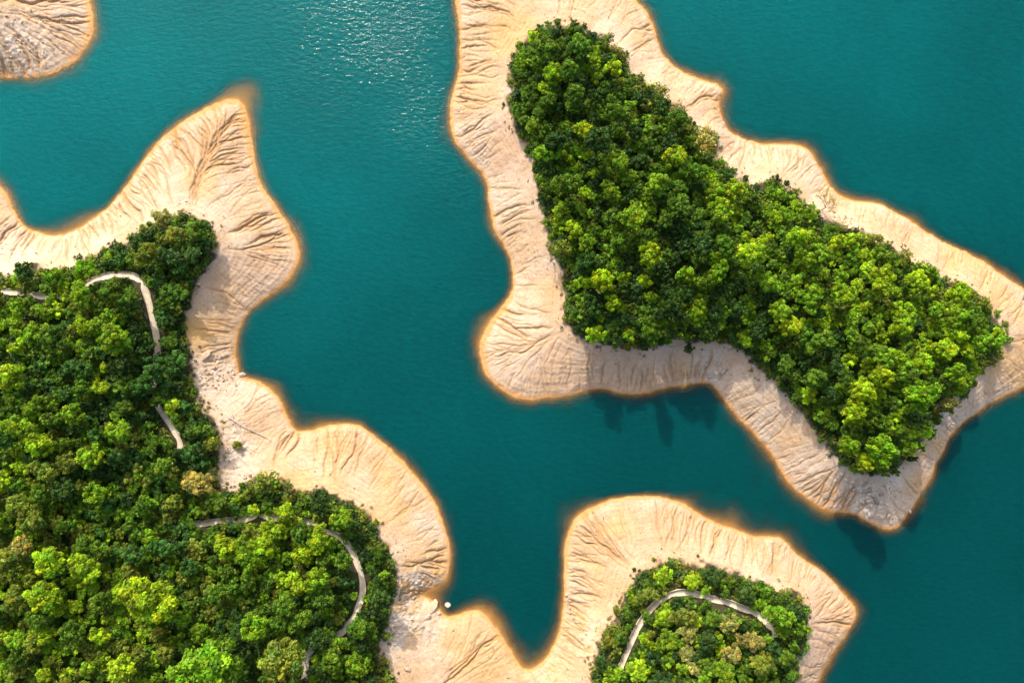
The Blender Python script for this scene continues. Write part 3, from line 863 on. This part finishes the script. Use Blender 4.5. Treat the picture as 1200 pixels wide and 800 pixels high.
# sparse scrub and dry litter where the wood thins out onto the bank
def fringe():
    rng = np.random.default_rng(33)
    n = 60000
    x = rng.uniform(-160, 160, n); y = rng.uniform(-112, 112, n)
    df = samp(DF, x, y); ds = samp(DS, x, y)
    pr = np.exp(-np.maximum(df, 0) / 1.5) * smooth(.42, .58, fbm(x / 5, y / 5, 201, 3)) + .012
    ok = (df > -.2) & (ds > 1.2) & (rng.random(n) < pr)
    x, y, df = x[ok], y[ok], df[ok]
    Vs = []; Fs = []; Cs = []; off = 0
    tuft = [leaves(rng, np.array([0, 0, .12]), .5, 34, .17, flat=.6, low=-.1) for _ in range(6)]
    cols = [(.05, .08, .012), (.10, .10, .02), (.15, .12, .045), (.20, .155, .08)]
    for a, b, d in zip(x, y, df):
        v, f, t = tuft[rng.integers(6)]
        sc = rng.uniform(.35, 1.1) * (1.0 if d < 3 else .45)
        z = fine_z(a, b)
        Vs.append(v * sc + np.array([a, b, z])); Fs.append(f + off); off += len(v)
        Cs.append(np.array(cols[rng.integers(4)]) * t[:, None])
    o = link(bpy.data.objects.new('scrub', mesh_from('scrub', np.concatenate(Vs), np.concatenate(Fs), False, M_LEAF, np.concatenate(Cs))))
    o.color = (1, 1, 1, 1); o['kind'] = 'stuff'; o['label'] = 'dry grass tufts and low scrub along the edges of the woods'
    m = 2600                                   # sticks and flakes left along old water lines
    x = rng.uniform(-150, 150, m * 14); y = rng.uniform(-100, 100, m * 14)
    z0, t0, ds, df = base_height(x, y)
    lines = np.exp(-((z0 - 5.2) / .25) ** 2) + .6 * np.exp(-((z0 - 3.1) / .15) ** 2) + .5 * np.exp(-((z0 - 1.1) / .12) ** 2) + 1.6 * blobs(STONY, x, y)
    ok = (df > .3) & (ds > .8) & (rng.random(len(x)) < lines * .5 * smooth(.38, .6, fbm(x / 13, y / 13, 211, 2)))
    Vs = []; Fs = []; Cs = []; off = 0
    for a, b in list(zip(x[ok], y[ok]))[:m]:
        an = rng.random() * 6.283; L = rng.uniform(.12, .55); w = rng.uniform(.03, .12)
        z = fine_z(a, b) + .02; d = np.array([math.cos(an), math.sin(an), 0]); e = np.array([-d[1], d[0], 0]); h = np.array([0, 0, w * 1.2])
        B = np.array([a, b, z]); tp = .45 + .5 * rng.random()
        Q = [B - d * L - e * w, B + d * L - e * w * tp, B + d * L * .9 + e * w * tp, B - d * L * .8 + e * w]
        Vs.append(np.array(Q + [q * .9 + B * .1 + h for q in Q]))
        Fs.append(np.array([[4, 5, 6, 7], [0, 1, 5, 4], [1, 2, 6, 5], [2, 3, 7, 6], [3, 0, 4, 7]]) + off); off += 8
        Cs.append(np.tile(np.array([(.30, .22, .14), (.42, .34, .25), (.16, .115, .075)][rng.integers(3)]), (8, 1)))
    m_, nt, out = new_mat('drift_litter'); b_ = N(nt, 'ShaderNodeBsdfPrincipled', Roughness=.9); at = N(nt, 'ShaderNodeAttribute', attribute_name='tint')
    no = N(nt, 'ShaderNodeTexNoise', Scale=3.0); nt.links.new(mixcol(nt, at.outputs['Color'], ramp(nt, no.outputs['Fac'], [(.3, (.7, .7, .7)), (.7, (1.1, 1.1, 1.1))]), 1.0), b_.inputs['Base Color'])
    nt.links.new(b_.outputs[0], out.inputs[0])
    o = link(bpy.data.objects.new('debris', mesh_from('debris', np.concatenate(Vs), np.concatenate(Fs), False, m_, np.concatenate(Cs))))
    o['kind'] = 'stuff'; o['label'] = 'sticks and stone flakes strewn along the old water lines'
fringe()

# ------------------------------------------------------------------ labels of the trees and shrubs
ZONES = [((645,60),'at the top end of the island wood'),((725,85),'on the island wood\'s upper right shoulder'),((618,130),'by the island wood\'s upper left edge'),
    ((680,130),'in the island wood\'s upper middle'),((790,150),'by the sandy bay right of the island wood'),((645,230),'by the island wood\'s long left edge'),
    ((725,210),'in the island wood left of centre'),((820,225),'by the island wood\'s upper right edge'),((690,300),'in the island wood\'s left lower part'),
    ((765,300),'at the centre of the island wood'),((850,300),'in the island wood right of centre'),((905,245),'below the notched right shore of the island'),
    ((690,375),'at the island wood\'s lower left corner'),((755,375),'above the pinkish bank of the island'),((835,370),'above the white rock on the island'),
    ((930,320),'in the island wood\'s right half'),((990,290),'by the bare tree on the island\'s right shore'),((1040,320),'by the island wood\'s right edge'),
    ((910,400),'by the island wood\'s lower left slope'),((985,390),'in the middle of the island\'s right half'),((1060,380),'near the island wood\'s right end'),
    ((1130,380),'at the right end of the island wood'),((950,460),'by the grey sloping bank of the island'),((1020,450),'in the island wood\'s lower right part'),
    ((1090,450),'by the rocky cove of the island'),((1030,520),'at the bottom tip of the island wood'),
    ((30,325),'above the trail at the left border'),((120,305),'above the hooked trail'),((200,270),'at the top corner of the left wood'),
    ((225,310),'at the left wood\'s upper right edge'),((195,370),'right of the hooked trail'),((110,350),'just inside the hooked trail'),
    ((40,380),'below the trail at the left border'),((110,400),'in the left wood below the hook'),((30,440),'at the left border, halfway down'),
    ((160,420),'left of the trail\'s end'),((100,470),'in the left wood near yellow trees'),((200,440),'by the left wood\'s ochre bank'),
    ((165,490),'left of the short grey trail'),((235,500),'right of the short grey trail'),((30,520),'at the left border below the middle'),
    ((110,540),'in the middle of the left wood'),((190,560),'in the left wood beside the straw crown'),((235,570),'beside the grey dry gully'),
    ((30,600),'among olive trees at the left border'),((100,610),'in the left wood\'s lower middle'),((170,630),'left of the lower trail\'s start'),
    ((300,575),'above the lower curving trail'),((390,600),'at the shoulder of the lower cape'),((300,635),'just below the lower curving trail'),
    ((370,650),'inside the bend of the lower trail'),((440,650),'outside the bend of the lower trail'),((40,680),'at the lower left border'),
    ((110,690),'among lime trees lower left'),((190,700),'around the broad lime tree'),((260,700),'in the lower part of the left wood'),
    ((330,710),'in the lower cape\'s wood'),((400,710),'left of the lower trail\'s bend'),((440,740),'by the grey bank at the bottom'),
    ((40,760),'in the bottom left corner'),((120,770),'at the bottom border, far left'),((200,770),'left of the big bottom tree'),
    ((280,770),'right of the big bottom tree'),((350,770),'beside the round olive tree'),((410,780),'at the bottom end of the left wood'),
    ((735,740),'left of the peninsula trail'),((755,690),'on the peninsula wood\'s left shoulder'),((815,675),'above the arching peninsula trail'),
    ((880,690),'on the peninsula wood\'s right shoulder'),((930,720),'at the peninsula wood\'s right edge'),((795,730),'under the arch of the peninsula trail'),
    ((850,735),'in the middle of the peninsula wood'),((900,765),'in the peninsula wood\'s right part'),((770,780),'at the peninsula wood\'s lower left'),
    ((840,785),'at the bottom of the peninsula wood'),((925,795),'at the peninsula wood\'s lower right corner')]
NUM = ['zero','one','two','three','four','five','six','seven','eight','nine','ten','eleven','twelve','thirteen','fourteen','fifteen']
ORD = ['top','second','third','fourth','fifth','sixth','seventh','eighth','ninth','tenth','eleventh','twelfth','thirteenth','fourteenth']
SIZE = {'small': 'small', 'medium': 'middling', 'large': 'broad', 'sparse': 'thin', 'bare': 'leafless', 'shrub': 'low'}
buckets = {}
for rec in RECORDS:
    o, kind, hue, x, y, rp, solo = rec
    if solo:
        o['label'] = solo; o['category'] = 'shrub'; o['group'] = 'shrubs standing alone on the banks'; continue
    z = min(ZONES, key=lambda q: math.hypot(q[0][0] - x, q[0][1] - y))[1]
    noun = 'shrub' if kind == 'shrub' else 'tree'
    desc = 'leafless grey brown' if kind == 'bare' else f'{SIZE[kind]} {hue}'
    buckets.setdefault((desc, noun, z), []).append((y, x, o))
for (desc, noun, z), L in buckets.items():
    L.sort(key=lambda q: q[0])
    for i, (y, x, o) in enumerate(L):
        if len(L) == 1: tail = ''
        elif len(L) == 2: tail = ', the upper one' if i == 0 else ', the lower one'
        elif i == len(L) - 1: tail = f', lowest of {NUM[len(L)]}'
        elif i == 0: tail = f', topmost of {NUM[len(L)]}'
        else: tail = f', {ORD[i]} from top of {NUM[len(L)]}'
        lab = f'{desc} {noun} {z}{tail}'
        if len(lab.split()) > 16: lab = lab.replace(' from top of ', ' of ')
        if len(lab.split()) > 16: lab = lab.replace(' in the ', ' in ').replace(' at the ', ' at ').replace(' of the ', ' of ')
        o['label'] = lab
        o['category'] = noun
        o['group'] = 'shrubs fringing the woods' if noun == 'shrub' else 'trees of the wooded shores'

# ------------------------------------------------------------------ rocks and driftwood on the banks
def rock_mesh(seed, sx, sy, sz, angular=.5):
    import bmesh
    rng = np.random.default_rng(seed)
    bm = bmesh.new(); bmesh.ops.create_icosphere(bm, subdivisions=3, radius=1.0)
    planes = [(lambda d: (d / np.linalg.norm(d), rng.uniform(.55, .9)))(rng.normal(size=3)) for _ in range(9)]
    for v in bm.verts:
        p = np.array(v.co)
        for nrm, dd in planes:
            e = p @ nrm - dd
            if e > 0: p = p - nrm * e * (.6 + .4 * angular)
        p = p * (1 + .05 * math.sin(p[0] * 9 + seed) * math.cos(p[1] * 8 - seed))
        v.co = (p[0] * sx, p[1] * sy, p[2] * sz)
    me = bpy.data.meshes.new('rock'); bm.to_mesh(me); bm.free()
    me.materials.append(M_ROCK)
    return me
ROCKS = [rock_mesh(3 + i, 1, .55 + .3 * random.random(), .5 + .2 * random.random()) for i in range(7)]
SLAB = [rock_mesh(40 + i, 1, .42, .22) for i in range(3)]
def rock(px_, py_, rpx, rz, label, group, mesh=None, tone=(1, 1, 1), name='rock', sink=.25):
    x, y, _ = to_ground(px_, py_, .2)
    z = max(fine_z(x, y), -.6)
    o = bpy.data.objects.new(name, mesh or random.choice(ROCKS)); link(o)
    s = rpx * S
    o.location = (x, y, z + s * (.5 - sink) * .5); o.rotation_euler = (random.uniform(-.2, .2), random.uniform(-.2, .2), rz); o.scale = (s, s, s)
    o.color = (*tone, 1)
    o['label'] = label; o['category'] = 'rock'
    if group: o['group'] = group
    return o
WHITE = (1.05, .98, .88)
rock(241, 417, 9.5, R(58), 'long pale rock slab lying on the ochre bank', None, SLAB[0], WHITE)
rock(283.5, 439, 5.0, R(10), 'pinkish boulder at the water\'s edge of the left cove', None, ROCKS[0], (.95, .82, .74))
rock(508, 709, 11, R(55), 'long pale slab at the head of the gully inlet', None, SLAB[1], WHITE)
rock(524, 709, 4.2, R(10), 'white boulder standing in shallow water of the gully inlet', None, ROCKS[1], (1.25, 1.22, 1.15), sink=-.3)
rock(514, 718, 3.0, R(40), 'small white rock beside the long pale slab', None, ROCKS[2], WHITE)
rock(500, 724, 6.5, R(50), 'broken pale slab below the longer one at the inlet', None, SLAB[2], WHITE)
rock(494, 735, 4.5, R(45), 'cracked brownish rock up the gully from the inlet', None, SLAB[0], (.85, .8, .75))
rock(477, 784, 4.5, R(-20), 'lone dark edged rock on the flat sand near the bottom', None, ROCKS[3], (.8, .75, .68))
for i, (a, b, r_) in enumerate([(664,697,2.4),(666,702,1.8),(665,708,2.2),(668,713,1.7),(668,719,2.0),(672,724,2.3),(676,729,2.6),(679,737,2.0),(673,702,1.5),(683,733,1.6)]):
    rock(a, b, r_, random.uniform(0, 6), 'small grey rock in the string along the lower peninsula\'s left shore', 'rocks strung along the peninsula shore', tone=(.75, .72, .7))
for i in range(46):
    a = random.gauss(0, 15); b = random.gauss(0, 11)
    rock(1022 + a + b * .5, 584 + b + a * .35, random.uniform(1.4, 4.6), random.uniform(0, 6), 'angular grey white rock in the pile on the island\'s bottom tip', 'rock pile on the island tip',
         tone=random.choice(((1.1, 1.1, 1.1), (.85, .85, .85), (.6, .6, .6), (1.0, .96, .9))))
for i in range(20):
    rock(1104 + random.gauss(0, 11), 485 + random.gauss(0, 8), random.uniform(1.3, 3.6), random.uniform(0, 6), 'grey rock among shrubs in the island\'s right cove', 'rocks in the right cove',
         tone=random.choice(((1.1, 1.1, 1.1), (.8, .8, .8), (.95, .9, .85))))
for i in range(58):
    rock(250 + random.gauss(0, 14), 438 + random.gauss(0, 9), random.uniform(.7, 2.4), random.uniform(0, 6), 'small brown stone scattered on the left bank below the pale slab', 'stones below the pale slab',
         tone=random.choice(((.85, .72, .58), (.7, .58, .46), (1.0, .9, .8))))
for i in range(14):
    rock(838 + random.gauss(0, 12), 432 + random.gauss(0, 7), random.uniform(1.6, 4.2), random.uniform(0, 6), 'whitish rock of the outcrop above the island\'s inner corner', 'white outcrop on the island bank',
         tone=random.choice(((1.15, 1.15, 1.18), (.9, .9, .9))))
for i in range(24):
    rock(26 + random.gauss(0, 26), 55 + random.gauss(0, 20), random.uniform(1.0, 2.6), random.uniform(0, 6), 'whitish stone strewn over the bare islet', 'stones on the islet',
         tone=random.choice(((1.1, 1.1, 1.1), (.8, .75, .7), (.55, .5, .46))))
for i in range(22):
    rock(482 + random.gauss(0, 15), 702 + random.gauss(0, 12), random.uniform(1.0, 2.8), random.uniform(0, 6), 'brown stone in the dry gully left of the inlet', 'stones of the dry gully',
         tone=random.choice(((.85, .75, .62), (.6, .52, .45), (1.0, .95, .88))))

def log(px1, py1, px2, py2, r0, label, stubs=2, arch=.25):
    a = Vector(to_ground(px1, py1, .2)); b = Vector(to_ground(px2, py2, .2))
    a.z = fine_z(a.x, a.y); b.z = fine_z(b.x, b.y)
    n = 9; P = []
    side = (b - a).cross(Vector((0, 0, 1))).normalized()
    for i in range(n):
        t = i / (n - 1); p = a.lerp(b, t)
        q = p + side * arch * math.sin(t * 5.0)
        P.append((q.x, q.y, fine_z(q.x, q.y)))
    zl = np.polyfit(np.linspace(0, 1, n), [p[2] for p in P], 2)
    P = [(p[0], p[1], max(np.polyval(zl, i / (n - 1)), p[2]) + r0 * .9) for i, p in enumerate(P)]
    base = np.array(P[0]); Q = np.array(P) - base
    parts = [tube(Q, [r0 * (1.1 - .6 * i / (n - 1)) for i in range(n)], 8)]
    for k in range(stubs):
        i = 2 + k * 2
        d = np.array([side.x * (-1) ** k, side.y * (-1) ** k, .5]) + np.array(tuple((b - a).normalized())) * .6
        parts.append(tube([Q[i], Q[i] + d * .6, Q[i] + d * 1.1], [r0 * .5, r0 * .4, r0 * .2], 6))
    v, f = join(parts)
    o = link(bpy.data.objects.new('driftwood_log', mesh_from('driftwood_log', v, f, True, M_DRIFT)))
    o.location = base
    o['label'] = label; o['category'] = 'log'
log(269, 489, 317, 517, .20, 'longest bleached driftwood log on the sand of the left cove')
log(272, 486, 284, 519, .17, 'shorter driftwood log crossing the end of the longest one', 1)
log(280, 535, 291, 546, .13, 'short driftwood stick on grey ground below the crossed logs', 1, .1)
log(784, 407, 801, 404, .16, 'bleached fallen trunk above the lone dark shrub on the island', 2, .1)
log(882, 427, 888, 433, .15, 'short white log at the lower edge of the island wood', 1, .1)
log(252, 412, 246, 404, .12, 'short dark edged stick beside the long pale slab', 1, .1)
log(762, 627, 765, 633, .10, 'tiny stick on the broad sand of the lower peninsula', 0, .05)
print('trees', len(RECORDS), 'shrubs', nsh, 'small crowns', n_small, 'tries', tries, 'rills', ns)
